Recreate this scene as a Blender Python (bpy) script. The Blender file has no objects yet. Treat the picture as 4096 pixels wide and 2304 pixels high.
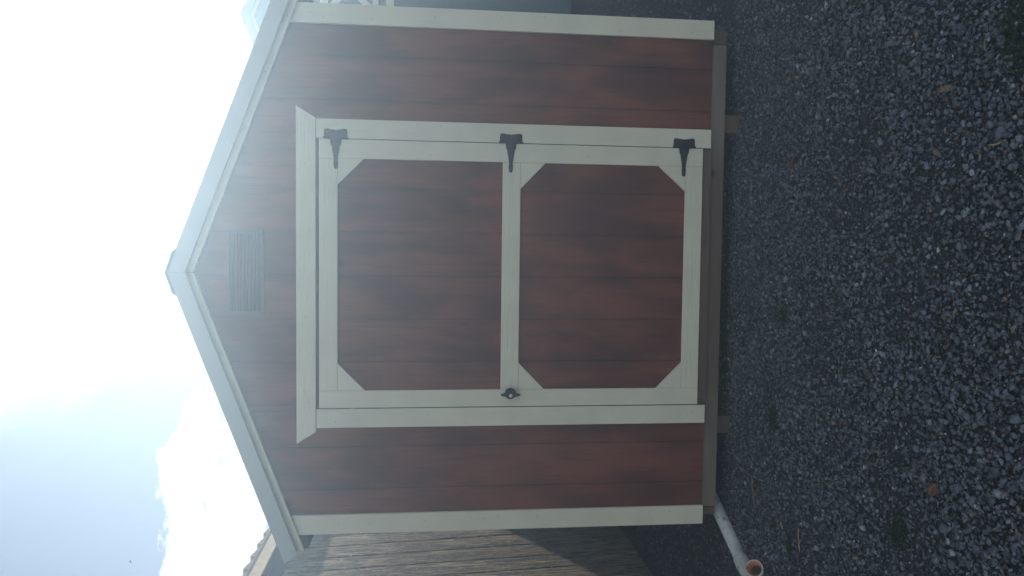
import bpy, bmesh, math, random
import numpy as np
from mathutils import Vector, Matrix, noise as mnoise
random.seed(4)
rng = np.random.default_rng(7)
S = bpy.context.scene
C = S.collection

# ---------------------------------------------------------------- camera
# the phone was held on its side: the picture's left edge is the sky
cam_d = bpy.data.cameras.new('camera')
cam = bpy.data.objects.new('camera', cam_d)
C.objects.link(cam)
S.camera = cam
cam_d.sensor_width = 36.0
cam_d.lens = 27.246
cam_d.clip_start = 0.05
cam_d.clip_end = 2000
rt = Vector((0.998676, 0.05113, 0.005726))
up = Vector((-0.011358, 0.110542, 0.993807))
fw = Vector((-0.05018, 0.992555, -0.110976))
m = Matrix.Identity(4)
for i in range(3):
    m[i][0] = -up[i]
    m[i][1] = rt[i]
    m[i][2] = -fw[i]
m.translation = Vector((0.12082, -3.62885, 1.51949))
cam.matrix_world = m

# ---------------------------------------------------------------- light
SUN = Vector((0.13, 1.0, 0.55)).normalized()
sun_el = math.asin(SUN.z)
sun_az = math.atan2(SUN.x, SUN.y)
sd = bpy.data.lights.new('sun', 'SUN')
sd.energy = 5.0
sd.angle = math.radians(0.53)
sd.color = (1.0, 0.95, 0.87)
so = bpy.data.objects.new('sun', sd)
C.objects.link(so)
so.rotation_euler = SUN.to_track_quat('Z', 'Y').to_euler()

S.view_settings.view_transform = 'Standard'
S.view_settings.look = 'None'
S.view_settings.exposure = 0.30
S.view_settings.gamma = 1.0
S.cycles.volume_bounces = 0
S.cycles.max_bounces = 8

W = bpy.data.worlds.new('World')
S.world = W
W.use_nodes = True
nt = W.node_tree
nt.nodes.clear()
def N(t, typ, loc=None, **kw):
    n = t.nodes.new(typ)
    for k, v in kw.items():
        if k.startswith('i_'):
            n.inputs[k[2:].replace('_', ' ')].default_value = v
        else:
            setattr(n, k, v)
    return n
def mathn(t, op, a, b=None, clamp=False):
    n = t.nodes.new('ShaderNodeMath')
    n.operation = op
    n.use_clamp = clamp
    for i, v in enumerate((a, b)):
        if v is None:
            continue
        if isinstance(v, (int, float)):
            n.inputs[i].default_value = v
        else:
            t.links.new(v, n.inputs[i])
    return n.outputs[0]
def maprange(t, v, a, b, c=0.0, d=1.0, smooth=True):
    n = t.nodes.new('ShaderNodeMapRange')
    n.interpolation_type = 'SMOOTHSTEP' if smooth else 'LINEAR'
    t.links.new(v, n.inputs[0])
    for i, x in enumerate((a, b, c, d)):
        n.inputs[i + 1].default_value = x
    return n.outputs[0]
def mixc(t, f, a, b, mode='MIX'):
    n = t.nodes.new('ShaderNodeMix')
    n.data_type = 'RGBA'
    n.blend_type = mode
    for s, v in ((n.inputs[0], f), (n.inputs[6], a), (n.inputs[7], b)):
        if isinstance(v, (int, float)):
            s.default_value = v
        elif isinstance(v, tuple):
            s.default_value = v if len(v) == 4 else (*v, 1)
        else:
            t.links.new(v, s)
    return n.outputs[2]

sky = N(nt, 'ShaderNodeTexSky', sky_type='NISHITA', sun_disc=False)
sky.sun_elevation = sun_el
sky.sun_rotation = sun_az
sky.air_density = 1.0
sky.dust_density = 0.4
sky.ozone_density = 0.3
bg1 = N(nt, 'ShaderNodeBackground')
bg1.inputs[1].default_value = 0.066
nt.links.new(sky.outputs[0], bg1.inputs[0])
tc = N(nt, 'ShaderNodeTexCoord')
# cloud layer: direction flattened onto a plane overhead
sep = N(nt, 'ShaderNodeSeparateXYZ')
nt.links.new(tc.outputs['Generated'], sep.inputs[0])
mp = N(nt, 'ShaderNodeMapping')
mp.inputs['Scale'].default_value = (1.0, 1.0, 2.1)
mp.inputs['Location'].default_value = (7.7, 1.1, 0.2)
nt.links.new(tc.outputs['Generated'], mp.inputs[0])
n1 = N(nt, 'ShaderNodeTexNoise')
n1.inputs['Scale'].default_value = 4.2
n1.inputs['Detail'].default_value = 9
n1.inputs['Roughness'].default_value = 0.60
nt.links.new(mp.outputs[0], n1.inputs[0])
# more cloud low down, less high up
lowness = maprange(nt, sep.outputs[2], 0.20, 0.315, 0.10, -0.12, False)
# unseen cloud added away from the sun to brighten the shaded fronts
behind = maprange(nt, sep.outputs[1], -0.1, 0.45, 0.14, 0.0)
dens = mathn(nt, 'ADD', mathn(nt, 'ADD', n1.outputs[0], lowness), behind)
cmask = maprange(nt, dens, 0.50, 0.545)
# veil of thin bright cloud about the sun
dotn = N(nt, 'ShaderNodeVectorMath', operation='DOT_PRODUCT')
nt.links.new(tc.outputs['Generated'], dotn.inputs[0])
dotn.inputs[1].default_value = SUN
n2 = N(nt, 'ShaderNodeTexNoise')
n2.inputs['Scale'].default_value = 3.0
n2.inputs['Detail'].default_value = 5
nt.links.new(mp.outputs[0], n2.inputs[0])
glow = mathn(nt, 'ADD', dotn.outputs['Value'], mathn(nt, 'MULTIPLY', mathn(nt, 'SUBTRACT', n2.outputs[0], 0.5), 0.10))
veil = maprange(nt, glow, 0.94, 0.982)
mask = mathn(nt, 'MAXIMUM', cmask, veil, True)
bg2 = N(nt, 'ShaderNodeBackground')
bg2.inputs[0].default_value = (0.93, 0.97, 1.0, 1)
nt.links.new(maprange(nt, sep.outputs[1], -0.1, 0.45, 0.98, 1.0), bg2.inputs[1])
mx = N(nt, 'ShaderNodeMixShader')
nt.links.new(mask, mx.inputs[0])
nt.links.new(bg1.outputs[0], mx.inputs[1])
nt.links.new(bg2.outputs[0], mx.inputs[2])
wo = N(nt, 'ShaderNodeOutputWorld')
nt.links.new(mx.outputs[0], wo.inputs[0])

# ---------------------------------------------------------------- materials
def mat(name, rough=0.7, spec=0.3):
    M = bpy.data.materials.new(name)
    M.use_nodes = True
    t = M.node_tree
    b = t.nodes['Principled BSDF']
    b.inputs['Roughness'].default_value = rough
    b.inputs['Specular IOR Level'].default_value = spec
    return M, t, b
def coords(t, scale=(1, 1, 1), loc=(0, 0, 0)):
    tc = N(t, 'ShaderNodeTexCoord')
    mp = N(t, 'ShaderNodeMapping')
    mp.inputs['Scale'].default_value = scale
    mp.inputs['Location'].default_value = loc
    t.links.new(tc.outputs['Object'], mp.inputs[0])
    return mp.outputs[0]
def noi(t, vec, scale, detail=4, rough=0.5, dist=0.0):
    n = N(t, 'ShaderNodeTexNoise')
    n.inputs['Scale'].default_value = scale
    n.inputs['Detail'].default_value = detail
    n.inputs['Roughness'].default_value = rough
    n.inputs['Distortion'].default_value = dist
    t.links.new(vec, n.inputs[0])
    return n.outputs[0]
def bump(t, b, h, strength, dist=0.002):
    n = N(t, 'ShaderNodeBump')
    n.inputs['Strength'].default_value = strength
    n.inputs['Distance'].default_value = dist
    t.links.new(h, n.inputs['Height'])
    t.links.new(n.outputs[0], b.inputs['Normal'])
    return n
def simple(name, col, rough=0.6, spec=0.4, metal=0.0, var=0.12, scale=30, bmp=0.0):
    M, t, b = mat(name, rough, spec)
    v = coords(t)
    f = noi(t, v, scale, 5)
    c = mixc(t, maprange(t, f, 0.3, 0.7), tuple(x * (1 - var) for x in col), tuple(x * (1 + var) for x in col))
    t.links.new(c, b.inputs['Base Color'])
    b.inputs['Metallic'].default_value = metal
    if bmp:
        bump(t, b, f, bmp)
    return M

def painted_wood(name, col, sc, strength=0.35):
    # cream paint over embossed cedar grain; sc squeezes the grain along the board
    M, t, b = mat(name, 0.55, 0.35)
    v = coords(t, sc)
    g = noi(t, v, 1.0, 6, 0.6, 0.6)
    g2 = noi(t, coords(t), 220, 3)
    big = noi(t, coords(t), 5, 3)
    c = mixc(t, maprange(t, big, 0.3, 0.7), tuple(x * 0.95 for x in col), tuple(x * 1.04 for x in col))
    c = mixc(t, maprange(t, g, 0.62, 0.75), c, tuple(x * 0.86 for x in col))
    dirt = noi(t, coords(t, (1, 1, 1), (5, 2, 1)), 14, 6, 0.65)
    c = mixc(t, maprange(t, dirt, 0.62, 0.8, 0, 0.5), c, (0.36, 0.34, 0.26))
    t.links.new(c, b.inputs['Base Color'])
    h = mathn(t, 'ADD', g, mathn(t, 'MULTIPLY', g2, 0.25))
    bump(t, b, h, strength, 0.004)
    return M
CREAM = (0.70, 0.68, 0.54)
M_trim_v = painted_wood('cream_paint_upright_grain', CREAM, (120, 120, 8), 0.55)
M_trim_h = painted_wood('cream_paint_level_grain', CREAM, (7, 110, 110), 0.8)
M_trim_d = painted_wood('cream_paint_plain', CREAM, (60, 60, 60), 0.2)

def stained(name):
    # reddish brown stained boards: blotches, fine upright grain, darker stain near each groove
    M, t, b = mat(name, 0.62, 0.25)
    tc = N(t, 'ShaderNodeTexCoord')
    sp = N(t, 'ShaderNodeSeparateXYZ')
    t.links.new(tc.outputs['Object'], sp.inputs[0])
    blot = noi(t, coords(t, (6.0, 6.0, 2.4)), 1.0, 4, 0.5, 0.3)
    blot2 = noi(t, coords(t, (9, 9, 1.6), (4, 1, 2)), 1.0, 3, 0.5)
    fine = noi(t, coords(t, (75, 75, 3.5)), 1.0, 6, 0.65, 0.8)
    c = mixc(t, maprange(t, blot, 0.34, 0.66), (0.092, 0.030, 0.024), (0.200, 0.063, 0.038))
    c = mixc(t, maprange(t, blot2, 0.5, 0.75, 0, 0.6), c, (0.21, 0.068, 0.040))
    # distance to the nearest groove
    u = mathn(t, 'MULTIPLY', mathn(t, 'ADD', sp.outputs[0], 10.01), 5.0)
    fr = mathn(t, 'FRACT', u)
    e = mathn(t, 'ABSOLUTE', mathn(t, 'SUBTRACT', fr, 0.5))
    wob = mathn(t, 'MULTIPLY', mathn(t, 'SUBTRACT', noi(t, coords(t, (2.5, 2.5, 1.6), (1, 7, 3)), 1.0, 3), 0.5), 0.9)
    edge = maprange(t, mathn(t, 'ADD', e, wob), 0.36, 0.62, 0, 0.36)
    c = mixc(t, edge, c, (0.032, 0.015, 0.018))
    c = mixc(t, maprange(t, fine, 0.50, 0.68, 0, 0.4), c, (0.045, 0.017, 0.017))
    t.links.new(c, b.inputs['Base Color'])
    bump(t, b, fine, 0.3, 0.003)
    return M
M_stain = stained('red_brown_stain')

def weathered(name, c1, c2, sc, strength=0.4, knots=None, mid=None):
    M, t, b = mat(name, 0.8, 0.2)
    g = noi(t, coords(t, sc), 1.0, 7, 0.65, 1.0)
    big = noi(t, coords(t, (2.2, 2.2, 2.2)), 1.0, 4)
    c = mixc(t, maprange(t, big, 0.35, 0.65), c1, c2)
    c = mixc(t, maprange(t, g, 0.54, 0.72, 0, 0.7), c, tuple(x * 0.35 for x in c1))
    if mid:    # dirtier browner stretch below the doorway
        tcm = N(t, 'ShaderNodeTexCoord')
        sm = N(t, 'ShaderNodeSeparateXYZ')
        t.links.new(tcm.outputs['Object'], sm.inputs[0])
        ax_ = mathn(t, 'ADD', mathn(t, 'ABSOLUTE', sm.outputs[0]), mathn(t, 'MULTIPLY', mathn(t, 'SUBTRACT', big, 0.5), 0.3))
        c = mixc(t, maprange(t, ax_, 0.72, 0.5, 0, 0.85), c, mid)
    if knots:
        for kx, kz in knots:
            tc = N(t, 'ShaderNodeTexCoord')
            d = N(t, 'ShaderNodeVectorMath', operation='DISTANCE')
            mp = N(t, 'ShaderNodeMapping')
            mp.inputs['Scale'].default_value = (1, 0, 1.5)
            t.links.new(tc.outputs['Object'], mp.inputs[0])
            t.links.new(mp.outputs[0], d.inputs[0])
            d.inputs[1].default_value = (kx, 0, kz * 1.5)
            dd = mathn(t, 'ADD', d.outputs['Value'], mathn(t, 'MULTIPLY', mathn(t, 'SUBTRACT', g, 0.5), 0.02))
            c = mixc(t, maprange(t, dd, 0.028, 0.012, 0, 0.8), c, (0.035, 0.026, 0.02))
    t.links.new(c, b.inputs['Base Color'])
    bump(t, b, g, strength, 0.004)
    return M
M_rim = weathered('weathered_treated_pine', (0.135, 0.12, 0.093), (0.19, 0.17, 0.132), (4, 110, 110), 0.4, [(0.50, 0.142)], (0.125, 0.084, 0.066))
M_thresh = weathered('brown_threshold_wood', (0.12, 0.082, 0.066), (0.15, 0.105, 0.085), (5, 90, 90), 0.4)
M_skid = weathered('skid_timber', (0.085, 0.066, 0.044), (0.12, 0.096, 0.062), (60, 5, 60), 0.5)

M_flash = simple('pale_painted_metal', (0.37, 0.395, 0.385), 0.5, 0.3, 0.0, 0.03, 6)
M_flash2 = simple('darkened_pale_metal', (0.20, 0.21, 0.21), 0.5, 0.3, 0.0, 0.03, 6)  # darker copy of the pale metal, countering the glare over that distance
M_roof = simple('brown_painted_metal_roof', (0.10, 0.075, 0.06), 0.4, 0.5, 0.0, 0.08, 6)
M_screw = simple('zinc_screw', (0.45, 0.46, 0.47), 0.35, 0.6, 0.7, 0.1, 100)
M_hinge = simple('black_powder_coat', (0.016, 0.018, 0.022), 0.5, 0.5, 0.0, 0.3, 150, 0.15)
M_plastic = simple('black_handle_plastic', (0.018, 0.020, 0.026), 0.36, 0.5, 0.0, 0.1, 60)
M_brass = simple('pale_brass_lock', (0.85, 0.68, 0.48), 0.35, 0.6, 0.35, 0.05, 80)
M_dark = simple('dark_cavity', (0.012, 0.012, 0.013), 0.9, 0.1)
M_nail = simple('painted_nail_head', (0.36, 0.34, 0.27), 0.6, 0.4, 0.2, 0.3, 200)
M_vent = simple('brown_louvre_plastic', (0.085, 0.050, 0.048), 0.5, 0.4, 0.0, 0.1, 20)
M_vback = simple('vent_back_board', (0.080, 0.046, 0.044), 0.9, 0.1)  # backing in nearly the same brown as the slats
M_soffit = simple('shade_dark_board', (0.020, 0.021, 0.025), 0.8, 0.2, 0.0, 0.15, 12)  # near-black: the shade under the eaves is put into this colour
M_bluewall = simple('slate_blue_siding', (0.082, 0.118, 0.145), 0.6, 0.3, 0.0, 0.08, 8, 0.1)
M_cable = simple('cable_sheath', (0.25, 0.3, 0.3), 0.6, 0.3)
M_bird = simple('dark_bird_feathers', (0.03, 0.04, 0.05), 0.8, 0.2)

def rustic():
    # rough sawn grooved panel, weathered grey brown; strong upright grain relief
    M, t, b = mat('rough_grooved_panel', 0.85, 0.15)
    v = coords(t, (34, 34, 3.2))
    g = noi(t, v, 1.0, 8, 0.62, 1.6)
    g2 = noi(t, coords(t, (70, 70, 22)), 1.0, 6, 0.7, 0.8)
    big = noi(t, coords(t, (6, 6, 1.5)), 1.0, 4)
    c = mixc(t, maprange(t, big, 0.35, 0.65), (0.42, 0.31, 0.20), (0.64, 0.49, 0.33))
    c = mixc(t, maprange(t, g, 0.42, 0.60), (0.11, 0.09, 0.075), c)
    c = mixc(t, maprange(t, g2, 0.56, 0.66), c, (0.66, 0.58, 0.46))
    c = mixc(t, maprange(t, g2, 0.42, 0.34), c, (0.07, 0.06, 0.05))
    t.links.new(c, b.inputs['Base Color'])
    h = mathn(t, 'ADD', mathn(t, 'MULTIPLY', maprange(t, g, 0.42, 0.60), 1.0), mathn(t, 'MULTIPLY', g2, 0.7))
    bump(t, b, h, 1.0, 0.012)
    return M
M_rustic = rustic()
M_fascia = simple('tan_painted_fascia', (0.62, 0.46, 0.27), 0.6, 0.3, 0.0, 0.14, 18)
M_ribroof = simple('brown_shingle_roof', (0.10, 0.075, 0.06), 0.8, 0.2, 0.0, 0.35, 40, 0.3)
M_sunlit_tab = simple('sunlit_tan_shingle', (0.30, 0.22, 0.16), 0.8, 0.2, 0.0, 0.25, 40, 0.3)  # lighter copy of the shingle brown; sunlight is put into the colour

def pipe_mat():
    M, t, b = mat('scuffed_white_pipe', 0.45, 0.4)
    f = noi(t, coords(t), 34, 6, 0.7)
    f2 = noi(t, coords(t, (1, 1, 1), (3, 1, 8)), 14, 5, 0.7)
    c = mixc(t, maprange(t, f2, 0.45, 0.7, 0, 0.7), (0.47, 0.51, 0.51), (0.31, 0.31, 0.27))
    c = mixc(t, maprange(t, f, 0.56, 0.62, 0, 0.85), c, (0.13, 0.12, 0.10))
    t.links.new(c, b.inputs['Base Color'])
    bump(t, b, f, 0.15)
    return M
M_pipe = pipe_mat()
M_pipein = simple('orange_stained_pipe_bore', (0.50, 0.22, 0.13), 0.6, 0.3, 0.0, 0.25, 60)

M_boreend = simple('brown_bore_end', (0.13, 0.10, 0.08), 0.9, 0.1, 0.0, 0.3, 60)  # brown for the disc at the inner end of the bore
def ground_mat():
    M, t, b = mat('fine_grey_gravel_dust', 0.9, 0.2)
    v = coords(t)
    vo = N(t, 'ShaderNodeTexVoronoi')
    vo.inputs['Scale'].default_value = 130
    t.links.new(v, vo.inputs[0])
    sepc = N(t, 'ShaderNodeSeparateColor')
    t.links.new(vo.outputs['Color'], sepc.inputs[0])
    big = noi(t, v, 3.0, 6)
    c = mixc(t, sepc.outputs[0], (0.014, 0.016, 0.019), (0.042, 0.047, 0.055))
    c = mixc(t, maprange(t, big, 0.45, 0.75, 0, 0.5), c, (0.060, 0.052, 0.045))
    t.links.new(c, b.inputs['Base Color'])
    h = mathn(t, 'ADD', mathn(t, 'SUBTRACT', 1.0, vo.outputs['Distance']), mathn(t, 'MULTIPLY', noi(t, v, 300, 4), 0.6))
    bump(t, b, h, 0.9, 0.006)
    return M
M_ground = ground_mat()
def stone_mat():
    M, t, b = mat('crushed_stone', 0.85, 0.25)
    a = N(t, 'ShaderNodeVertexColor')
    a.layer_name = 'stone'
    f = noi(t, coords(t), 260, 4, 0.6)
    c = mixc(t, maprange(t, f, 0.3, 0.7, 0, 1), (0.72, 0.72, 0.72), (1.25, 1.25, 1.25))
    c = mixc(t, 1.0, a.outputs[0], c, 'MULTIPLY')
    t.links.new(c, b.inputs['Base Color'])
    bump(t, b, f, 0.3, 0.002)
    return M
M_stone = stone_mat()
M_straw = simple('dry_straw', (0.34, 0.25, 0.13), 0.7, 0.2, 0.0, 0.3, 80)
M_twig = simple('grey_brown_twig', (0.19, 0.15, 0.12), 0.8, 0.2, 0.0, 0.3, 90)
M_leaf = simple('dead_orange_leaf', (0.11, 0.06, 0.032), 0.6, 0.3, 0.0, 0.35, 90)
M_tanleaf = simple('dead_tan_leaf', (0.15, 0.12, 0.092), 0.6, 0.3, 0.0, 0.3, 90)
M_weed = simple('dark_green_weed', (0.022, 0.035, 0.018), 0.7, 0.3, 0.0, 0.4, 60)

# ---------------------------------------------------------------- helpers
def tag(o, label=None, cat=None, group=None, kind=None):
    if label: o['label'] = label
    if cat: o['category'] = cat
    if group: o['group'] = group
    if kind: o['kind'] = kind
    return o
def empty(name, loc, label, cat, group=None, rot=(0, 0, 0)):
    o = bpy.data.objects.new(name, None)
    o.empty_display_size = 0.2
    C.objects.link(o)
    o.location = loc
    o.rotation_euler = rot
    return tag(o, label, cat, group)
def link(name, bm, mats, parent=None, smooth=False):
    me = bpy.data.meshes.new(name)
    bmesh.ops.recalc_face_normals(bm, faces=bm.faces)
    bm.to_mesh(me)
    bm.free()
    for mm in (mats if isinstance(mats, (list, tuple)) else [mats]):
        me.materials.append(mm)
    if smooth:
        for p in me.polygons: p.use_smooth = True
    o = bpy.data.objects.new(name, me)
    C.objects.link(o)
    o.parent = parent
    return o
def prism(bm, pts, y0, y1, mi=0, bevel=0.0, axes='xz'):
    """polygon in the x,z plane (or y,z / x,y) pulled from y0 to y1"""
    def P(a, b, d):
        return {'xz': (a, d, b), 'yz': (d, a, b), 'xy': (a, b, d)}[axes]
    v0 = [bm.verts.new(P(a, b, y0)) for a, b in pts]
    v1 = [bm.verts.new(P(a, b, y1)) for a, b in pts]
    fs = [bm.faces.new(v0), bm.faces.new(v1[::-1])]
    n = len(pts)
    for i in range(n):
        fs.append(bm.faces.new((v0[i], v1[i], v1[(i + 1) % n], v0[(i + 1) % n])))
    for f in fs: f.material_index = mi
    if bevel:
        es = set(e for f in fs for e in f.edges)
        r = bmesh.ops.bevel(bm, geom=list(es), offset=bevel, segments=2, affect='EDGES', profile=0.6)
        for f in r['faces']: f.material_index = mi
def box(bm, x0, x1, y0, y1, z0, z1, mi=0, bevel=0.0):
    prism(bm, [(x0, z0), (x1, z0), (x1, z1), (x0, z1)], y0, y1, mi, bevel)
def mark(bm):
    return set(bm.faces)
def paint(bm, old, mi):
    for f in bm.faces:
        if f not in old: f.material_index = mi
def nails(bm, pts, y, mi, r=0.0024):
    for x, z in pts:
        bmesh.ops.create_cone(bm, cap_ends=True, segments=8, radius1=r, radius2=r, depth=0.002,
            matrix=Matrix.Translation((x, y, z)) @ Matrix.Rotation(math.pi / 2, 4, 'X'))
    bm.faces.ensure_lookup_table()
def board(name, pts, y0, y1, m_, parent, bevel=0.002, nail=None):
    bm = bmesh.new()
    prism(bm, pts, y0, y1, 0, bevel)
    if nail:
        k = mark(bm)
        nails(bm, nail, y0 - 0.0005, 1)
        paint(bm, k, 1)
    return link(name, bm, [m_, M_nail], parent)
def rect(x0, x1, z0, z1):
    return [(x0, z0), (x1, z0), (x1, z1), (x0, z1)]
def clip(poly, a, b, c):
    """keep a*x+b*z<=c"""
    out = []
    for i in range(len(poly)):
        p, q = poly[i], poly[(i + 1) % len(poly)]
        dp, dq = a * p[0] + b * p[1] - c, a * q[0] + b * q[1] - c
        if dp <= 0: out.append(p)
        if (dp < 0 < dq) or (dq < 0 < dp):
            s = dp / (dp - dq)
            out.append((p[0] + s * (q[0] - p[0]), p[1] + s * (q[1] - p[1])))
    return out
def tube(bm, path, radii, seg=20, mi=0, cap=True):
    path = [Vector(p) for p in path]
    rings = []
    tan0 = (path[1] - path[0]).normalized()
    side = tan0.orthogonal().normalized()
    for i, p in enumerate(path):
        t = ((path[min(i + 1, len(path) - 1)] - path[max(i - 1, 0)])).normalized()
        side = (side - t * side.dot(t)).normalized()
        w = t.cross(side)
        r = radii if isinstance(radii, (int, float)) else radii[i]
        rings.append([bm.verts.new(p + r * (math.cos(2 * math.pi * k / seg) * side + math.sin(2 * math.pi * k / seg) * w)) for k in range(seg)])
    for a, b in zip(rings, rings[1:]):
        for k in range(seg):
            f = bm.faces.new((a[k], a[(k + 1) % seg], b[(k + 1) % seg], b[k]))
            f.material_index = mi
    if cap:
        for r in (rings[0], rings[-1]):
            f = bm.faces.new(r)
            f.material_index = mi
    return rings

SL = 0.376      # roof pitch

# ---------------------------------------------------------------- ground
bm = bmesh.new()
v = [bm.verts.new(p) for p in ((-400, -400, 0), (400, -400, 0), (400, 400, 0), (-400, 400, 0))]
bm.faces.new(v)
tag(link('ground', bm, M_ground), kind='structure')

def stones():
    """crushed stone scattered as real low stones, sizes sorted into patches"""
    bases = []
    for k in range(16):
        # angular chip: convex hull of a few points on a rough ball
        b = bmesh.new()
        for _ in range(9 + k % 4):
            p = rng.normal(size=3); p /= np.linalg.norm(p)
            b.verts.new(p * rng.uniform(0.85, 1.15))
        hull = bmesh.ops.convex_hull(b, input=list(b.verts))
        junk = [g for g in set(hull['geom_interior'] + hull['geom_unused']) if isinstance(g, bmesh.types.BMVert)]
        if junk: bmesh.ops.delete(b, geom=junk, context='VERTS')
        bmesh.ops.triangulate(b, faces=list(b.faces))
        bmesh.ops.recalc_face_normals(b, faces=list(b.faces))
        b.verts.index_update()
        vs = np.array([v.co[:] for v in b.verts])
        fs = np.array([[v.index for v in f.verts] for f in b.faces])
        b.free()
        bases.append((vs, fs))
    pts = []
    def region(x0, x1, y0, y1, dens, smin, smax, pw):
        n = int((x1 - x0) * (y1 - y0) * dens)
        x = rng.uniform(x0, x1, n); y = rng.uniform(y0, y1, n)
        s = smin + (smax - smin) * rng.random(n) ** pw
        pts.append(np.stack([x, y, s], 1))
    region(-1.75, 1.75, -2.25, 0.12, 10500, 0.0030, 0.0100, 1.7)    # mid stones in frame
    region(-1.75, 1.75, -2.25, 0.12, 4500, 0.0018, 0.0040, 1.0)    # fines
    region(-1.6, 1.6, -2.25, -0.05, 150, 0.010, 0.0165, 1.8)
    region(-1.6, 1.6, -2.25, -1.15, 260, 0.009, 0.0155, 1.5)       # coarser toward the camera       # large stones
    region(-1.95, -1.2, 0.12, 1.7, 5000, 0.003, 0.010, 2.0)        # gap on the left
    region(-1.25, 1.25, 0.12, 0.9, 2500, 0.003, 0.009, 2.0)        # under the floor
    region(1.15, 3.1, 0.12, 3.9, 2200, 0.004, 0.012, 2.0)          # gap on the right
    for q in ((-3.2, -1.75, -3.2, 0.12), (1.75, 3.4, -3.2, 0.12), (-1.75, 1.75, -3.2, -2.25)):
        region(*q, 2300, 0.004, 0.013, 2.0)
    P = np.concatenate(pts)
    # patches: fine drifts keep few larger stones
    fld = np.array([mnoise.fractal(Vector((x * 1.9, y * 2.6, 3.3)), 1.0, 2.0, 4) for x, y in P[:, :2]])
    keep = ~((fld < -0.18) & (P[:, 2] > 0.0055) & (rng.random(len(P)) < 0.45))
    P = P[keep]; fld = fld[keep]
    n = len(P)
    pal = np.array([(0.068, 0.078, 0.092), (0.088, 0.100, 0.116), (0.056, 0.066, 0.080), (0.074, 0.075, 0.086), (0.082, 0.074, 0.074),
                    (0.11, 0.125, 0.14), (0.155, 0.17, 0.18), (0.12, 0.098, 0.072), (0.30, 0.31, 0.30), (0.21, 0.145, 0.09)])
    pr = np.array([.27, .24, .17, .12, .09, .06, .022, .016, .006, .005])
    ci = rng.choice(len(pal), n, p=pr / pr.sum())
    col = pal[ci] * rng.uniform(0.55, 1.45, (n, 1)) * np.where(P[:, 2:3] > .0055, 1.38, 1.05) * np.array([[0.98, 1.0, 1.04]])
    P[ci >= 8, 2] *= 0.75
    # random rotations
    q = rng.normal(size=(n, 4)); q /= np.linalg.norm(q, axis=1, keepdims=True)
    w, x, y, z = q.T
    R = np.stack([1-2*(y*y+z*z), 2*(x*y-z*w), 2*(x*z+y*w), 2*(x*y+z*w), 1-2*(x*x+z*z), 2*(y*z-x*w), 2*(x*z-y*w), 2*(y*z+x*w), 1-2*(x*x+y*y)], 1).reshape(n, 3, 3)
    sc = rng.uniform(0.6, 1.45, (n, 3))
    typ = rng.integers(0, len(bases), n)
    V, F, CO = [], [], []
    off = 0
    for k, (vs, fs) in enumerate(bases):
        idx = np.nonzero(typ == k)[0]
        if not len(idx): continue
        a = vs[None] * sc[idx][:, None] * P[idx, 2][:, None, None]
        a = np.einsum('nij,nvj->nvi', R[idx], a)
        a[:, :, 2] *= 0.75
        zb = P[idx, 2] * 0.35 + rng.uniform(0, 0.009, len(idx)) + np.clip(fld[idx], -0.3, 0.5) * 0.006
        a += np.stack([P[idx, 0], P[idx, 1], zb], 1)[:, None]
        V.append(a.reshape(-1, 3))
        nf = len(idx)
        F.append((fs[None] + (off + np.arange(nf) * len(vs))[:, None, None]).reshape(-1, 3))
        CO.append(np.repeat(col[idx], len(vs), 0))
        off += nf * len(vs)
    V = np.concatenate(V); F = np.concatenate(F); CO = np.concatenate(CO)
    me = bpy.data.meshes.new('gravel')
    me.vertices.add(len(V)); me.vertices.foreach_set('co', V.astype(np.float32).ravel())
    me.loops.add(F.size); me.loops.foreach_set('vertex_index', F.astype(np.int32).ravel())
    me.polygons.add(len(F)); me.polygons.foreach_set('loop_start', np.arange(0, F.size, 3, dtype=np.int32))
    me.update(calc_edges=True)
    at = me.color_attributes.new('stone', 'FLOAT_COLOR', 'POINT')
    at.data.foreach_set('color', np.concatenate([CO, np.ones((len(CO), 1))], 1).astype(np.float32).ravel())
    me.materials.append(M_stone)
    o = bpy.data.objects.new('gravel', me)
    C.objects.link(o)
    tag(o, 'loose grey blue crushed stone covering the ground before the shed', 'gravel', kind='stuff')
stones()

# ---------------------------------------------------------------- the red brown shed
shed = empty('garden_shed', (0, 0, 0), 'red brown shed with cream trim and one closed door, filling the middle', 'shed', 'gable sheds on the lot')

def plank_wall(name, x0, x1, z0, apex, y0, y1, m_, parent, pitch=0.2, ph=-0.01, hole=None, slope=SL, gap=0.004, backm=None):
    """upright boards with grooves between; clipped under the gable"""
    bm = bmesh.new()
    k = math.floor((x0 - ph) / pitch)
    while ph + k * pitch < x1:
        a = max(x0, ph + k * pitch + gap / 2)
        b = min(x1, ph + (k + 1) * pitch - gap / 2)
        k += 1
        if b - a < 0.01: continue
        segs = [(a, b, z0)]
        if hole:
            hx0, hx1, hz = hole
            segs = []
            if b <= hx0 or a >= hx1: segs = [(a, b, z0)]
            else:
                if a < hx0: segs.append((a, hx0, z0))
                segs.append((max(a, hx0), min(b, hx1), hz))
                if b > hx1: segs.append((hx1, b, z0))
        for (p, q_, zz) in segs:
            poly = rect(p, q_, zz, 9)
            poly = clip(poly, slope, 1, apex)
            poly = clip(poly, -slope, 1, apex)
            if len(poly) > 2: prism(bm, poly, y0, y1, 0, 0.0012)
    full = clip(clip(rect(x0, x1, hole[2] if hole else z0, 9), slope, 1, apex), -slope, 1, apex)
    prism(bm, full, y0 + 0.004, y1 + 0.004, 1)
    if hole:
        prism(bm, rect(x0, hole[0], z0, hole[2]), y0 + 0.004, y1 + 0.004, 1)
        prism(bm, rect(hole[1], x1, z0, hole[2]), y0 + 0.004, y1 + 0.004, 1)
    return link(name, bm, [m_, backm or m_], parent)
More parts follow.
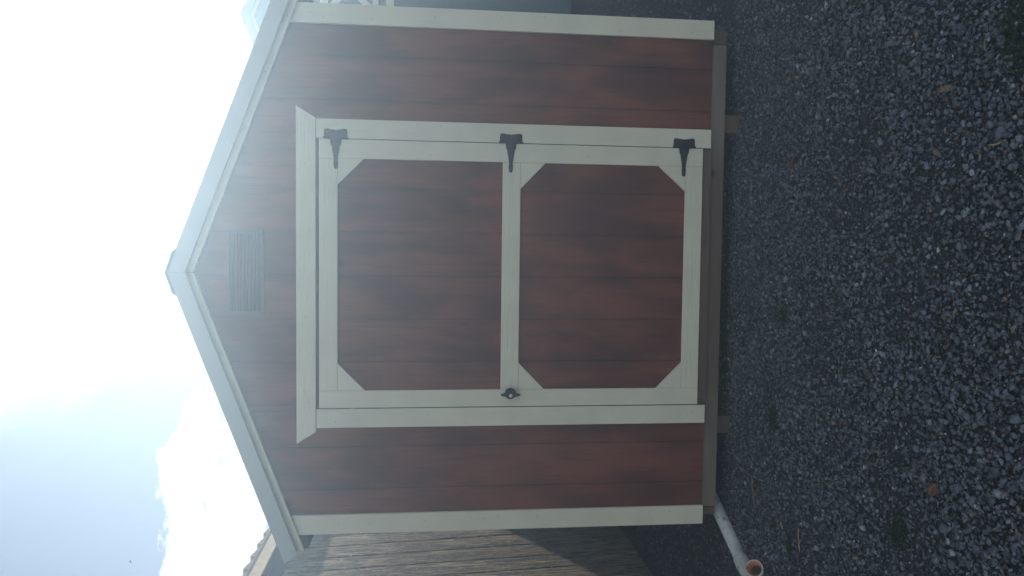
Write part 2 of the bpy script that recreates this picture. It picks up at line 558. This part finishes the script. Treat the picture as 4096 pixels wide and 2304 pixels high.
plank_wall('front_wall', -1.2, 1.2, 0.155, 2.60, 0.016, 0.03, M_stain, shed, hole=(-0.64, 0.63, 2.01))
bm = bmesh.new(); box(bm, -1.2, -1.18, 0.036, 3.05, 0.20, 2.09, 0, 0.001); link('side_wall', bm, M_stain, shed)
bm = bmesh.new(); box(bm, 1.18, 1.2, 0.036, 3.05, 0.20, 2.09, 0, 0.001); link('side_wall', bm, M_stain, shed)
plank_wall('back_wall', -1.2, 1.2, 0.155, 2.60, 3.052, 3.066, M_stain, shed)
# floor frame
board('rim_board', rect(-1.142, 1.113, 0.083, 0.20), 0.022, 0.06, M_rim, shed, 0.003,
      [(0.757, 0.165), (0.742, 0.172), (0.745, 0.185), (0.775, 0.18), (0.77, 0.188), (1.04, 0.178)])
bm = bmesh.new(); box(bm, -1.184, -1.146, 0.028, 3.05, 0.084, 0.198, 0, 0.002); link('side_rim', bm, M_skid, shed)
bm = bmesh.new(); box(bm, 1.117, 1.184, 0.028, 3.05, 0.084, 0.198, 0, 0.002); link('side_rim', bm, M_skid, shed)
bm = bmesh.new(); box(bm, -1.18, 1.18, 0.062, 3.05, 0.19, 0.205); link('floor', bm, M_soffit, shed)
for x in (0.742, -0.74):
    bm = bmesh.new(); box(bm, x - 0.044, x + 0.044, 0.05, 3.0, -0.008, 0.082, 0, 0.006); link('skid', bm, M_skid, shed)
board('threshold', rect(-0.62, 0.61, 0.150, 0.201), 0.010, 0.0215, M_thresh, shed, 0.002)
board('shim_block', rect(-0.626, -0.606, 0.170, 0.196), -0.006, 0.0095, M_skid, shed, 0.001)

def topz(x, a=2.575): return a - SL * abs(x)
def rn(x0, x1, zs):
    return [(random.uniform(x0 + .015, x1 - .015), z + random.uniform(-.04, .04)) for z in zs]
for x0, x1 in ((1.131, 1.22), (-1.22, -1.129)):
    board('corner_trim', [(x0, .155), (x1, .155), (x1, topz(x1)), (x0, topz(x0))], 0, 0.0155, M_trim_v, shed, 0.002,
          rn(x0, x1, (0.3, 0.45, .62, .95, 1.2, 1.5, 1.8, 1.95)))
for s in (-1, 1):
    xa, xb = sorted((s * 1.2005, s * 1.216))
    bm = bmesh.new(); box(bm, xa, xb, 0.0165, 0.1, 0.157, 2.09, 0, 0.002); link('corner_return', bm, M_trim_v, shed)
board('door_trim', rect(0.616, 0.704, .158, 2.018), 0, 0.0155, M_trim_v, shed, 0.002, rn(0.616, 0.704, (0.3, 1.0, 1.45, 1.9)))
board('door_trim', rect(-0.718, -0.630, .158, 2.018), 0, 0.0155, M_trim_v, shed, 0.002, [(-.675, .245), (-.662, .225), (-.66, .62), (-.68, 1.1), (-.66, 1.5), (-.69, 1.93)])
board('door_header', [(-0.789, 2.107), (-0.736, 2.0195), (0.707, 2.0195), (0.759, 2.107)], -0.003, 0.0155, M_trim_h, shed, 0.002,
      [(-.6, 2.05), (-.2, 2.06), (.2, 2.05), (.5, 2.07)])

# rake boards and metal edging
zr = 2.555
for s in (-1, 1):
    board('rake_board', [(0.0008 * s, zr + .07), (s * 1.290, zr + .07 - SL * 1.29), (s * 1.288, zr - SL * 1.288), (0.0008 * s, zr)], -0.02, 0.0, M_trim_h, shed, 0.0015,
          [(s * .9, zr + .02 - SL * .9), (s * 1.15, zr + .018 - SL * 1.15)])
    bm = bmesh.new()
    up_, lo_ = 2.658, 2.584
    pts = [(0.0006 * s, lo_), (0.0006 * s, up_), (s * 1.335, up_ - SL * 1.335), (s * 1.297, lo_ - SL * 1.297 + 0.006)]
    prism(bm, pts, -0.046, -0.0215, 0, 0.0015)
    # rolled lower lip
    prism(bm, [(0.0006 * s, lo_ - .001), (0.0006 * s, lo_ + .012), (s * 1.300, lo_ + .012 - SL * 1.300), (s * 1.296, lo_ - .001 - SL * 1.296)], -0.050, -0.0465, 0, 0.0012)
    k = mark(bm)
    for sx in (0.578, 1.166):
        z = 2.612 - SL * sx
        bmesh.ops.create_cone(bm, cap_ends=True, segments=12, radius1=0.0045, radius2=0.0045, depth=0.0015, matrix=Matrix.Translation((s * sx, -0.0475, z)) @ Matrix.Rotation(math.pi / 2, 4, 'X'))
        bmesh.ops.create_cone(bm, cap_ends=True, segments=6, radius1=0.0028, radius2=0.0028, depth=0.005, matrix=Matrix.Translation((s * sx, -0.050, z)) @ Matrix.Rotation(math.pi / 2, 4, 'X'))
    paint(bm, k, 1)
    link('rake_edging', bm, [M_flash, M_screw], shed)
# roof sheets with ribs
def ribbed_roof(parent, m_, apex, half, y0, y1, slope=SL, pitch=0.23, rib=0.018, th=0.012, cx=0.0):
    for s in (-1, 1):
        bm = bmesh.new()
        prof = [(y0, 0)]
        y = y0 + 0.03
        while y < y1 - 0.03:
            prof += [(y, 0), (y + .008, rib), (y + .03, rib), (y + .038, 0)]
            y += pitch
        prof.append((y1, 0))
        prev = None
        top = [[bm.verts.new((cx + s * xx, yy, apex - slope * xx + zz)) for yy, zz in prof] for xx in (0.0, half)]
        bot = [[bm.verts.new((cx + s * xx, yy, apex - slope * xx - th)) for yy in (y0, y1)] for xx in (0.0, half)]
        for i in range(len(prof) - 1):
            bm.faces.new((top[0][i], top[0][i + 1], top[1][i + 1], top[1][i]))
        bm.faces.new((bot[0][0], bot[0][1], bot[1][1], bot[1][0]))
        for j in (0, 1):
            bm.faces.new([*top[j], bot[j][1], bot[j][0]])
        bm.faces.new((top[0][0], top[1][0], bot[1][0], bot[0][0]))
        bm.faces.new((top[0][-1], top[1][-1], bot[1][1], bot[0][1]))
        link('roof_sheet', bm, m_, parent)
ribbed_roof(shed, M_roof, 2.655, 1.331, -0.0425, 3.11)
bm = bmesh.new()
capz = 2.668
for s in (-1, 1):
    prism(bm, [(0, capz - .004), (0, capz), (s * .093, capz - .031), (s * .106, capz - .050), (s * .104, capz - .054), (s * .090, capz - .036)], -0.055, 3.12)
link('ridge_cap', bm, M_flash, shed)
for s in (-1, 1):
    a, b = sorted((s * 1.262, s * 1.286))
    bm = bmesh.new(); box(bm, a, b, -0.019, 3.10, 2.100, 2.155, 0, 0.002); link('eave_fascia', bm, M_trim_h, shed)
    a, b = sorted((s * 1.222, s * 1.284))
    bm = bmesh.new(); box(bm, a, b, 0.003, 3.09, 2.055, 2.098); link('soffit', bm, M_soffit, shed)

# gable vent
vent = board('gable_vent', rect(-0.193, 0.193, 2.252, 2.417), 0.0135, 0.0158, M_vback, shed, 0.0)
bm = bmesh.new()
for (a, b, c, d) in ((-.193, .193, 2.252, 2.266), (-.193, .193, 2.403, 2.417), (-.193, -.178, 2.2665, 2.4025), (.178, .193, 2.2665, 2.4025)):
    box(bm, a, b, 0.003, 0.013, c, d, 0, 0.001)
link('vent_frame', bm, M_vent, vent)
bm = bmesh.new()
for i in range(11):
    z = 2.272 + i * 0.0122
    prism(bm, [(0.0128, z + .009), (0.0128, z + .0075), (0.005, z - .0005), (0.005, z + .001)], -0.177, 0.177, axes='yz')
link('louvre_slats', bm, M_vent, vent)

# ---- the door
def door_panel():
    bm = bmesh.new()
    k = -4
    while True:
        a = max(-0.622, -0.01 + k * 0.2 + 0.002); b = min(0.610, -0.01 + (k + 1) * 0.2 - 0.002)
        k += 1
        if a > 0.6: break
        if b - a > 0.01: prism(bm, rect(a, b, 0.199, 2.004), 0.012, 0.018, 0, 0.0012)
    prism(bm, rect(-0.621, 0.609, 0.2, 2.003), 0.0165, 0.034, 1)
    return link('door', bm, [M_stain, M_stain], shed)
door = door_panel()
board('stile', rect(0.526, 0.6125, .197, 2.006), 0.0005, 0.0115, M_trim_v, door, 0.0015, [(0.585, .42), (.56, .76), (.55, 1.5)])
board('stile', rect(-0.6255, -0.545, .197, 2.006), 0.0005, 0.0115, M_trim_v, door, 0.0015)
board('rail', rect(-0.5442, 0.5252, 1.922, 2.006), 0.0005, 0.0115, M_trim_h, door, 0.0015)
board('rail', rect(-0.5442, 0.5252, 1.079, 1.163), 0.0005, 0.0115, M_trim_h, door, 0.0015)
board('rail', rect(-0.5442, 0.5252, .197, .281), 0.0005, 0.0115, M_trim_h, door, 0.0015)
for tri in ([(.5252, 1.9212), (.4065, 1.9212), (.5252, 1.804)], [(-.5442, 1.9212), (-.418, 1.9212), (-.5442, 1.797)],
            [(.5252, 1.0782), (.404, 1.0782), (.5252, .962)], [(-.5442, 1.0782), (-.419, 1.0782), (-.5442, .956)],
            [(.5252, .2818), (.408, .2818), (.5252, .414)], [(-.5442, .2818), (-.420, .2818), (-.5442, .405)]):
    board('corner_brace', tri, 0.001, 0.0115, M_trim_d, door, 0.0012)

# T strap hinges: outline read off as (along the strap, across) in cm about the pin line
def hinge(x_pin, zc, sc=1.2):
    def T(pts): return [(x_pin + a * sc, zc + b * sc) for a, b in pts]
    bm = bmesh.new()
    # leaf on the trim (towards +x); notched outer edge
    leaf = [(-.002, -.0445), (.006, -.0455), (.010, -.0435), (.031, -.0435), (.0365, -.040), (.0365, -.0235), (.0335, -.0225),
            (.0345, -.014), (.0325, -.004), (.0315, 0.0), (.0325, .004), (.0345, .014), (.0335, .0225), (.0365, .0235), (.0365, .040), (.031, .0435), (.010, .0435), (.006, .0455), (-.002, .0445)]
    prism(bm, T(leaf), -0.0022, -0.0004, 0, 0.0005)
    strap = [(-.001, -.0215), (-.023, -.0185), (-.0265, -.0145), (-.036, -.0140), (-.040, -.0125), (-.074, -.0075), (-.086, -.0070), (-.089, -.0088),
             (-.1105, -.0068), (-.115, -.0015), (-.115, .0015), (-.1105, .0068), (-.089, .0088), (-.086, .0070), (-.074, .0075), (-.040, .0125), (-.036, .0140), (-.0265, .0145), (-.023, .0185), (-.001, .0215)]
    prism(bm, T(strap), -0.0028, -0.0006, 0, 0.0005)
    # knuckle barrel
    tube(bm, [(x_pin + .003, -0.0045, zc - .047 * sc), (x_pin + .003, -0.0045, zc + .047 * sc)], 0.0042, 12)
    # strap wraps over the barrel
    box(bm, x_pin - .003, x_pin + .011, -0.0096, -0.0085, zc - .0205, zc + .0205, 0, 0.0004)
    k = mark(bm)
    for a, b in ((.023, -.034), (.023, 0), (.023, .034), (-.014, 0), (-.055, 0), (-.100, 0)):
        bmesh.ops.create_uvsphere(bm, u_segments=10, v_segments=6, radius=0.0036, matrix=Matrix.Translation((x_pin + a * sc, -0.0022, zc + b * sc)) @ Matrix.Scale(0.5, 4, (0, 1, 0)))
    paint(bm, k, 1)
    return link('hinge', bm, [M_hinge, M_screwdark], door)
M_screwdark = simple('dark_screw_head', (0.09, 0.10, 0.11), 0.35, 0.5, 0.4, 0.2, 200)
for z in (1.930, 1.126, 0.292):
    hinge(0.615, z)

# turning handle with lock
def handle():
    bm = bmesh.new()
    cx, cz = -0.565, 1.118
    # round boss
    bmesh.ops.create_cone(bm, cap_ends=True, segments=32, radius1=0.027, radius2=0.024, depth=0.016, matrix=Matrix.Translation((cx + .003, -0.0080, cz)) @ Matrix.Rotation(-math.pi / 2, 4, 'X'))
    pts = []
    for k in range(25):          # lens-shaped grip lying upright, fatter on one side
        a = k / 24
        z = -0.047 + 0.094 * a
        u = abs(z) / 0.047
        pts.append((z, -(0.0045 + 0.0095 * (1 - u ** 1.1)) if u < 1 else 0))
    out = [(cx + w, cz + z) for z, w in pts]
    back = [(cx + 0.0045 * math.cos(min(1, max(0, (abs(z) - .040) / .007)) * math.pi / 2) + (0.004 if abs(z) < .026 else 0), cz + z) for z, w in reversed(pts)]
    prism(bm, out + back, -0.034, -0.0165, 0, 0.003)
    k = mark(bm)
    bmesh.ops.create_cone(bm, cap_ends=True, segments=24, radius1=0.0078, radius2=0.0078, depth=0.004, matrix=Matrix.Translation((cx - .003, -0.0355, cz)) @ Matrix.Rotation(math.pi / 2, 4, 'X'))
    paint(bm, k, 1)
    k = mark(bm)
    prism(bm, [(cx - .003 + a, cz + b) for a, b in ((0, -.0045), (.001, -.001), (.0022, 0), (.001, .001), (0, .0045), (-.001, .001), (-.0022, 0), (-.001, -.001))], -0.0380, -0.0372, 2)
    return link('handle', bm, [M_plastic, M_brass, M_dark], door)
handle()

# ---------------------------------------------------------------- slate blue shed behind on the right
def gable_shed(e, wall_m, width, depth, eave, wall_base=0.11, x_panels=False):
    """local frame: front at y=0 facing -y, centred on x=0"""
    h = width / 2
    apex = eave + SL * h
    plank_wall('front_wall', -h, h, wall_base, apex, 0.02, 0.034, wall_m, e, ph=0.0)
    for s in (-1, 1):
        a, b = sorted((s * h, s * (h - .02)))
        bm = bmesh.new(); box(bm, a, b, 0.04, depth, wall_base, eave); link('side_wall', bm, wall_m, e)
        a, b = sorted((s * (h + .015), s * (h - .075)))
        board('corner_trim', [(a, wall_base), (b, wall_base), (b, apex - SL * min(abs(a), abs(b)) - .02 - (0.03 if (abs(b) > abs(a)) else 0)), (a, apex - .05 - SL * abs(a))], 0.003, 0.019, M_trim_v, e, 0.002)
        board('rake_board', [(s * .0008, apex - .045), (s * .0008, apex + .03), (s * (h + .07), apex + .03 - SL * (h + .07)), (s * (h + .07), apex - .045 - SL * (h + .07))], -0.02, 0.0, M_trim_h, e, 0.0015)
        board('rake_edging', [(s * .0006, apex - .018), (s * .0006, apex + .058), (s * (h + .11), apex + .058 - SL * (h + .11)), (s * (h + .075), apex - .018 - SL * (h + .075))], -0.046, -0.0215, M_flash2, e, 0.0015)
        a, b = sorted((s * (h - .02), s * (h - .12)))
        bm = bmesh.new(); box(bm, a, b, 0.05, depth, -0.005, wall_base - .002, 0, 0.004); link('skid', bm, M_skid, e)
    plank_wall('back_wall', -h, h, wall_base, apex, depth + .002, depth + .016, wall_m, e, ph=0.0)
    ribbed_roof(e, M_roof, apex + .055, h + .105, -0.042, depth + .06)
    bm = bmesh.new()
    cz = apex + .070
    for s in (-1, 1):
        prism(bm, [(0, cz - .004), (0, cz), (s * .093, cz - .031), (s * .106, cz - .050), (s * .104, cz - .054), (s * .090, cz - .036)], -0.055, depth + .07)
    link('ridge_cap', bm, M_flash2, e)
    return apex
nbr = empty('garden_shed', (2.28, 4.0, 0), 'slate blue shed with cream cross braces, half hidden behind the red brown shed', 'shed', 'gable sheds on the lot')
ap = gable_shed(nbr, M_bluewall, 2.44, 3.0, 2.72)
for (x0, x1) in ((-0.62, -0.015), (0.015, 0.62)):
    bm = bmesh.new()
    box(bm, x0, x1, 0.0085, 0.0175, 0.14, 2.53)
    d = link('door', bm, M_bluewall, nbr)
    for xa in (x0, x1 - .075):
        board('stile', rect(xa + .0005, xa + .0745, 1.84, 2.45), -0.002, 0.008, M_trim_v, d, 0.0015)
    board('rail', rect(x0, x1, 2.454, 2.53), -0.002, 0.008, M_trim_h, d, 0.0015)
    board('rail', rect(x0 + .076, x1 - .076, 1.98, 2.037), -0.002, 0.008, M_trim_h, d, 0.0015)
    board('rail', rect(x0 + .076, x1 - .076, 1.835, 1.910), -0.002, 0.008, M_trim_h, d, 0.0015)
    xi0, xi1, zi0, zi1 = x0 + .077, x1 - .077, 2.038, 2.453
    w = 0.045
    board('cross_brace', [(xi0, zi0), (xi0 + w, zi0), (xi1, zi1 - w), (xi1, zi1), (xi1 - w, zi1), (xi0, zi0 + w)], -0.001, 0.008, M_trim_d, d, 0.001)
    for a in (0, 1):
        cxm, czm = (xi0 + xi1) / 2, (zi0 + zi1) / 2
        if a == 0: p = [(xi0, zi1), (xi0, zi1 - w), (cxm - w * .75, czm + .005), (cxm - .01, czm + w * .8), (xi0 + w, zi1)]
        else: p = [(xi1, zi0), (xi1, zi0 + w), (cxm + w * .75, czm - .005), (cxm + .01, czm - w * .8), (xi1 - w, zi0)]
        board('cross_brace', p, -0.0005, 0.008, M_trim_d, d, 0.0008)

# ---------------------------------------------------------------- plain shed added unseen right behind to cast the slanting shade on the left
bk = empty('shade_shed', (0, 5.5, 0), 'plain brown shed added unseen behind the red brown shed to cast shade', 'shed', 'gable sheds on the lot')
bm = bmesh.new()
prism(bm, [(-0.9, 0.1), (0.9, 0.1), (0.9, 2.42), (0, 2.76), (-0.9, 2.42)], -2.1, 0.6, axes='yz')
link('wall', bm, M_stain, bk)
bm = bmesh.new()
prism(bm, [(-0.95, 2.41), (0, 2.77), (0.95, 2.41), (0.95, 2.45), (0, 2.82), (-0.95, 2.45)], -2.2, 0.7, axes='yz')
link('roof', bm, M_roof, bk)
for y in (-0.6, 0.6):
    bm = bmesh.new(); box(bm, -2.05, 0.55, y - .05, y + .05, -0.005, 0.098); link('skid', bm, M_skid, bk)

# ---------------------------------------------------------------- weathered shed on the left
LX = -1.85
lb = empty('weathered_shed', (LX, 1.3, 0), 'weathered brown shed with rough grooved siding, beside the white pipe', 'shed')
lb.rotation_euler = (0, math.radians(-2.2), 0)
bm = bmesh.new()
y = -2.2
gro = 0.2
off = 0.03
Y0, Y1 = -2.2, 2.7
k = 0
yy = Y0
while yy < Y1 - .01:
    e_ = min(yy + gro, Y1)
    prism(bm, [(yy + .009, 0.13), (e_ - .009, 0.13), (e_ - .009, 2.405), (yy + .009, 2.405)], -0.014, 0.0, axes='yz', bevel=0.0015)
    yy += gro
prism(bm, [(Y0, 0.13), (Y1, 0.13), (Y1, 2.49), (Y0, 2.49)], -0.03, -0.008, 1, axes='yz')
link('side_wall', bm, [M_rustic, M_dark], lb)
bm = bmesh.new(); box(bm, -0.006, 0.004, Y0, Y1, 2.407, 2.489); link('eave_shade_strip', bm, M_soffit, lb)  # dark strip added for the shade between siding and fascia
bm = bmesh.new()
for ya, yb in ((Y0, Y0 + .02), (Y1 - .02, Y1)):
    box(bm, -2.4, -0.032, ya, yb, 0.13, 2.46)
    prism(bm, [(-2.4, 2.4605), (-.04, 2.4605), (-1.2, 2.9)], ya, yb)
box(bm, -2.42, -2.401, Y0, Y1, 0.13, 2.46)
link('end_wall', bm, M_rustic, lb)
for x in (-0.35, -1.9):
    bm = bmesh.new(); box(bm, x - .06, x + .06, Y0 + .05, Y1 - .05, -0.03, 0.128); link('skid', bm, M_skid, lb)
bm = bmesh.new(); box(bm, 0.070, 0.090, Y0 - .1, Y1 + .1, 2.490, 2.565, 0, 0.002); link('eave_fascia', bm, M_fascia, lb)
bm = bmesh.new(); box(bm, 0.003, 0.069, Y0 - .1, Y1 + .1, 2.497, 2.507); link('soffit', bm, M_soffit, lb)
bm = bmesh.new()
prism(bm, [(0.091, 2.567), (0.091, 2.581), (-1.2, 3.01), (-2.56, 2.581), (-2.56, 2.567), (-1.2, 2.99)], Y0 - .12, Y1 + .12)
link('roof_deck', bm, M_ribroof, lb)
bm = bmesh.new()
yy = Y0 - .12
while yy < Y1 + .1:
    # each tab tapers along the eave, giving the stepped outline
    prism(bm, [(yy, 2.582), (yy + .196, 2.582), (yy + .196, 2.586), (yy + .02, 2.620), (yy, 2.620)], -0.03, 0.092, axes='yz', bevel=0.001)
    yy += 0.2
link('eave_shingles', bm, [M_sunlit_tab], lb)

# ---------------------------------------------------------------- white drain pipe
pp = empty('drain_pipe', (-1.3, -0.1, 0), 'scuffed white drain pipe with open elbow, sticking out from under the shed', 'pipe')
def loc(p): return Vector(p) - Vector((-1.3, -0.1, 0))
d1 = Vector((-.142, -.313, 0)).normalized()
a0 = Vector((-1.326, -.193, .036)) - d1 * 1.15
a1 = Vector((-1.326, -.193, .036)) + d1 * 0.02
bm = bmesh.new()
r0 = tube(bm, [loc(a0), loc(a0 + (a1 - a0) * .5), loc(a1)], 0.0305, 28, 0, True)
link('straight_pipe', bm, M_pipe, pp, True)
bm = bmesh.new()
d2 = Vector((.50, -.70, .50)).normalized()
c0 = a1 - d1 * .025
path = [c0, c0 + d1 * .03]
mid = c0 + d1 * .06
endc = Vector((-1.282, -.398, .062))
d2 = (endc - (mid + d1 * .03)).normalized()
d2 = (d2 + Vector((.12, 0, .42))).normalized()
p1, p2, p3, p4 = mid, mid + d1 * .06, endc - d2 * .085, endc - d2 * 0.04
for i in range(9):
    s = i / 8
    path.append(p1 * (1 - s) ** 3 + 3 * p2 * s * (1 - s) ** 2 + 3 * p3 * s * s * (1 - s) + p4 * s ** 3)
path.append(endc)
n = len(path)
rad = [0.0355, 0.0355] + [0.0340] * 8 + [0.0375, 0.0385]
rings = tube(bm, [loc(p) for p in path], rad[:n], 32, 0, False)
# rim and bore
R1 = rings[-1]
cen = sum((v.co for v in R1), Vector()) / 32
ax = d2
inner = []
for rr, dd, mi in ((0.86, 0.0015, 0), (0.83, -0.018, 1), (0.70, -0.0185, 1), (0.68, -0.07, 1)):
    ring = [bm.verts.new(cen + (v.co - cen) * rr + ax * dd) for v in R1]
    prv = inner[-1] if inner else R1
    for q in range(32):
        f = bm.faces.new((prv[q], prv[(q + 1) % 32], ring[(q + 1) % 32], ring[q]))
        f.material_index = mi
    inner.append(ring)
f = bm.faces.new(inner[-1]); f.material_index = 2
link('elbow', bm, [M_pipe, M_pipein, M_boreend], pp, True)

# ---------------------------------------------------------------- twigs, leaves, weeds
def twig(p, q, r, m_, label, cat='twig', name='twig', bend=0.004, group='dry bits lying on the gravel'):
    p, q = Vector((*p, .010)), Vector((*q, .013))
    mid_ = (p + q) / 2
    side = (q - p).cross(Vector((0, 0, 1))).normalized()
    bm = bmesh.new()
    path = []
    for i in range(7):
        s = i / 6
        path.append(p.lerp(q, s) - mid_ + side * math.sin(s * math.pi) * bend + Vector((0, 0, random.uniform(0, .002))))
    tube(bm, path, [r * (.5 + .5 * math.sin(math.pi * (.2 + .7 * i / 6))) for i in range(7)], 7)
    o = link(name, bm, m_)
    o.location = mid_
    return tag(o, label, cat, group)
twig((.641, -.177), (.585, -.156), .0035, M_twig, 'straight grey twig on gravel near the right skid')
twig((-1.0, -.685), (-1.084, -.711), .0026, M_straw, 'long pale straw on gravel right of the pipe', 'straw', 'straw')
twig((-.913, -.23), (-1.05, -.277), .0028, M_twig, 'thin brown twig lying beside the base, near the left skid', bend=.006)
twig((-1.223, -.414), (-1.183, -.485), .0026, M_straw, 'short pale straw closest to the open pipe elbow', 'straw', 'straw', .006)
twig((.715, -1.65), (.675, -1.65), .003, M_twig, 'short grey twig far from the shed at the right frame corner')
twig((.415, -1.679), (.421, -1.74), .0026, M_straw, 'pale forked straw on coarse gravel nearest the camera', 'straw', 'straw')
twig((-1.025, -.535), (-1.045, -.560), .0035, M_straw, 'stubby tan straw between pipe and long pale straw', 'straw', 'straw')
def leaf(p, q, w, m_, label, name='dead_leaf', group='dead leaves on the gravel'):
    p, q = Vector((*p, .014)), Vector((*q, .014))
    mid_ = (p + q) / 2
    a = (q - p); L = a.length; a.normalize(); b = a.cross(Vector((0, 0, 1)))
    bm = bmesh.new()
    rows = []
    for i in range(9):
        s = i / 8
        ww = w * math.sin(math.pi * (s * .96 + .02)) ** .8
        rows.append([bm.verts.new(a * L * (s - .5) + b * ww * t + Vector((0, 0, .006 * abs(t) + .004 * math.sin(s * 5)))) for t in (-1, -.5, 0, .5, 1)])
    for r1, r2 in zip(rows, rows[1:]):
        for i in range(4): bm.faces.new((r1[i], r1[i + 1], r2[i + 1], r2[i]))
    r = bmesh.ops.extrude_face_region(bm, geom=list(bm.faces))
    bmesh.ops.translate(bm, verts=[v for v in r['geom'] if isinstance(v, bmesh.types.BMVert)], vec=(0, 0, .0008))
    o = link(name, bm, m_, smooth=True)
    o.location = mid_
    return tag(o, label, 'leaf', group)
leaf((.508, -.567), (.462, -.553), .008, M_leaf, 'narrow orange brown leaf on gravel below the right skid')
leaf((.603, -1.458), (.597, -1.545), .009, M_tanleaf, 'curled tan leaf on coarse gravel toward the right frame corner')
leaf((-.605, -1.50), (-.555, -1.53), .017, M_leaf, 'broad dark brown leaf on gravel toward the left frame corner')
leaf((.435, -1.46), (.405, -1.49), .009, M_tanleaf, 'small pale leaf beside the coarse gravel patch')

def weed(cx, cy, r, n, label):
    bm = bmesh.new()
    for i in range(n):
        a = random.uniform(0, 6.28); d = r * random.random() ** .7
        x, y = d * math.cos(a) , d * math.sin(a) * .8
        b = random.uniform(0, 6.28); h = random.uniform(.004, .014); l = random.uniform(.006, .016); w = random.uniform(.0015, .0035)
        dx, dy = math.cos(b), math.sin(b)
        v0 = bm.verts.new((x - dy * w, y + dx * w, .008)); v1 = bm.verts.new((x + dy * w, y - dx * w, .008))
        v2 = bm.verts.new((x + dx * l, y + dy * l, .008 + h))
        v3 = bm.verts.new((x + dx * l * .5 - dy * w * 1.6, y + dy * l * .5 + dx * w * 1.6, .010 + h * .8))
        bm.faces.new((v0, v1, v2)); bm.faces.new((v0, v2, v3))
    o = link('weed_clump', bm, M_weed)
    o.location = (cx, cy, 0)
    tag(o, label, 'weeds', 'weed clumps in the gravel')
weed(-.60, -.44, .055, 420, 'dark green weed clump near the left skid')
weed(.68, -1.78, .10, 900, 'large green weed clump at the right frame corner')
weed(-.77, -1.35, .05, 380, 'weed clump toward the left frame corner, near the brown leaf')
weed(-.149, -.50, .035, 200, 'smallest weed clump, out from the middle of the door')
weed(-1.10, -.62, .03, 160, 'faint green weed clump beside the pale straws')

# scattered dead grass bits
bm = bmesh.new()
for i in range(420):
    x = random.uniform(-1.5, 1.5); y = random.uniform(-2.1, -0.05)
    if random.random() < .55:
        cx_, cy_ = random.choice(((.55, -1.3), (.1, -.55), (-.15, -.9), (-.7, -1.2), (.9, -.5), (-.2, -1.5), (.62, -.7)))
        x = random.gauss(cx_, .13); y = random.gauss(cy_, .11)
    a = random.uniform(0, 6.28); l = random.uniform(.008, .028)
    dx, dy = math.cos(a) * l, math.sin(a) * l
    z = random.uniform(.008, .014)
    mi = random.choice((0, 0, 1))
    tube(bm, [(x, y, z), (x + dx * .5 + random.uniform(-.003, .003), y + dy * .5, z + .002), (x + dx, y + dy, z)], random.uniform(.0006, .0014), 4, mi)
tag(link('dead_grass', bm, [M_twig, M_leaf]), 'scattered brown needles and dead grass bits on the gravel', 'dead grass', kind='stuff')

# ---------------------------------------------------------------- overhead cables and bird
camp = cam.matrix_world.translation
def cable(da, db, dist, label):
    pa, pb = camp + Vector(da).normalized() * dist, camp + Vector(db).normalized() * dist
    d = (pb - pa)
    A = pa - d * 5; B = pa + d * 9
    bm = bmesh.new()
    L = (B - A)
    path = [A + L * (i / 16) - Vector((0, 0, 1)) * (0.9 * (4 * (i / 16) * (1 - i / 16))) + Vector((0, 0, 0.75)) for i in range(17)]
    tube(bm, [p - A for p in path], 0.011, 6)
    o = link('power_cable', bm, M_cable)
    o.location = A
    tag(o, label, 'cable', 'overhead cables')
cable((0.2763, 0.9239, 0.2648), (0.2341, 0.9369, 0.2596), 38, 'thin overhead cable highest above the slate blue shed')
cable((0.2802, 0.9315, 0.2321), (0.2552, 0.9370, 0.2290), 40, 'thin overhead cable lower, just above the slate blue shed roof')
def bird():
    bm = bmesh.new()
    tube(bm, [(-.11, 0, 0), (-.07, 0, .004), (-.02, 0, .006), (.03, 0, .004), (.065, 0, .006), (.085, 0, .004), (.10, 0, 0)], [.004, .012, .022, .022, .014, .012, .002], 10)
    for s in (-1, 1):
        pts = [(.03, .01 * s, .006), (.02, .06 * s, .030), (-.03, .13 * s, .05), (-.05, .12 * s, .048), (-.03, .05 * s, .026), (-.03, .01 * s, .006)]
        v0 = [bm.verts.new(p) for p in pts]; v1 = [bm.verts.new((p[0], p[1], p[2] - .004)) for p in pts]
        bm.faces.new(v0); bm.faces.new(v1[::-1])
        for i in range(6): bm.faces.new((v0[i], v1[i], v1[(i + 1) % 6], v0[(i + 1) % 6]))
    o = link('bird', bm, M_bird, smooth=True)
    o.location = camp + Vector((-0.3489, 0.8802, 0.3216)).normalized() * 42
    o.rotation_euler = (0, math.radians(-20), math.radians(20))
    tag(o, 'tiny dark bird flying high in the pale blue sky', 'bird')
bird()

# ---------------------------------------------------------------- added air volume standing in for lens glare
GLARE_HAZE = 0.047
bm = bmesh.new()
box(bm, -60, 60, -12, 60, -1.0, 3.5)
hz = link('glare_haze', bm, [])
HM = bpy.data.materials.new('glare_air')
HM.use_nodes = True
ht = HM.node_tree
ht.nodes.clear()
pv = N(ht, 'ShaderNodeVolumePrincipled')
pv.inputs['Color'].default_value = (0.60, 0.81, 1.0, 1)
pv.inputs['Density'].default_value = GLARE_HAZE
pv.inputs['Anisotropy'].default_value = 0.70
ho = N(ht, 'ShaderNodeOutputMaterial')
ht.links.new(pv.outputs[0], ho.inputs['Volume'])
hz.data.materials.append(HM)
tag(hz, 'added haze in the air before and above the sheds', 'glare_haze', kind='stuff')
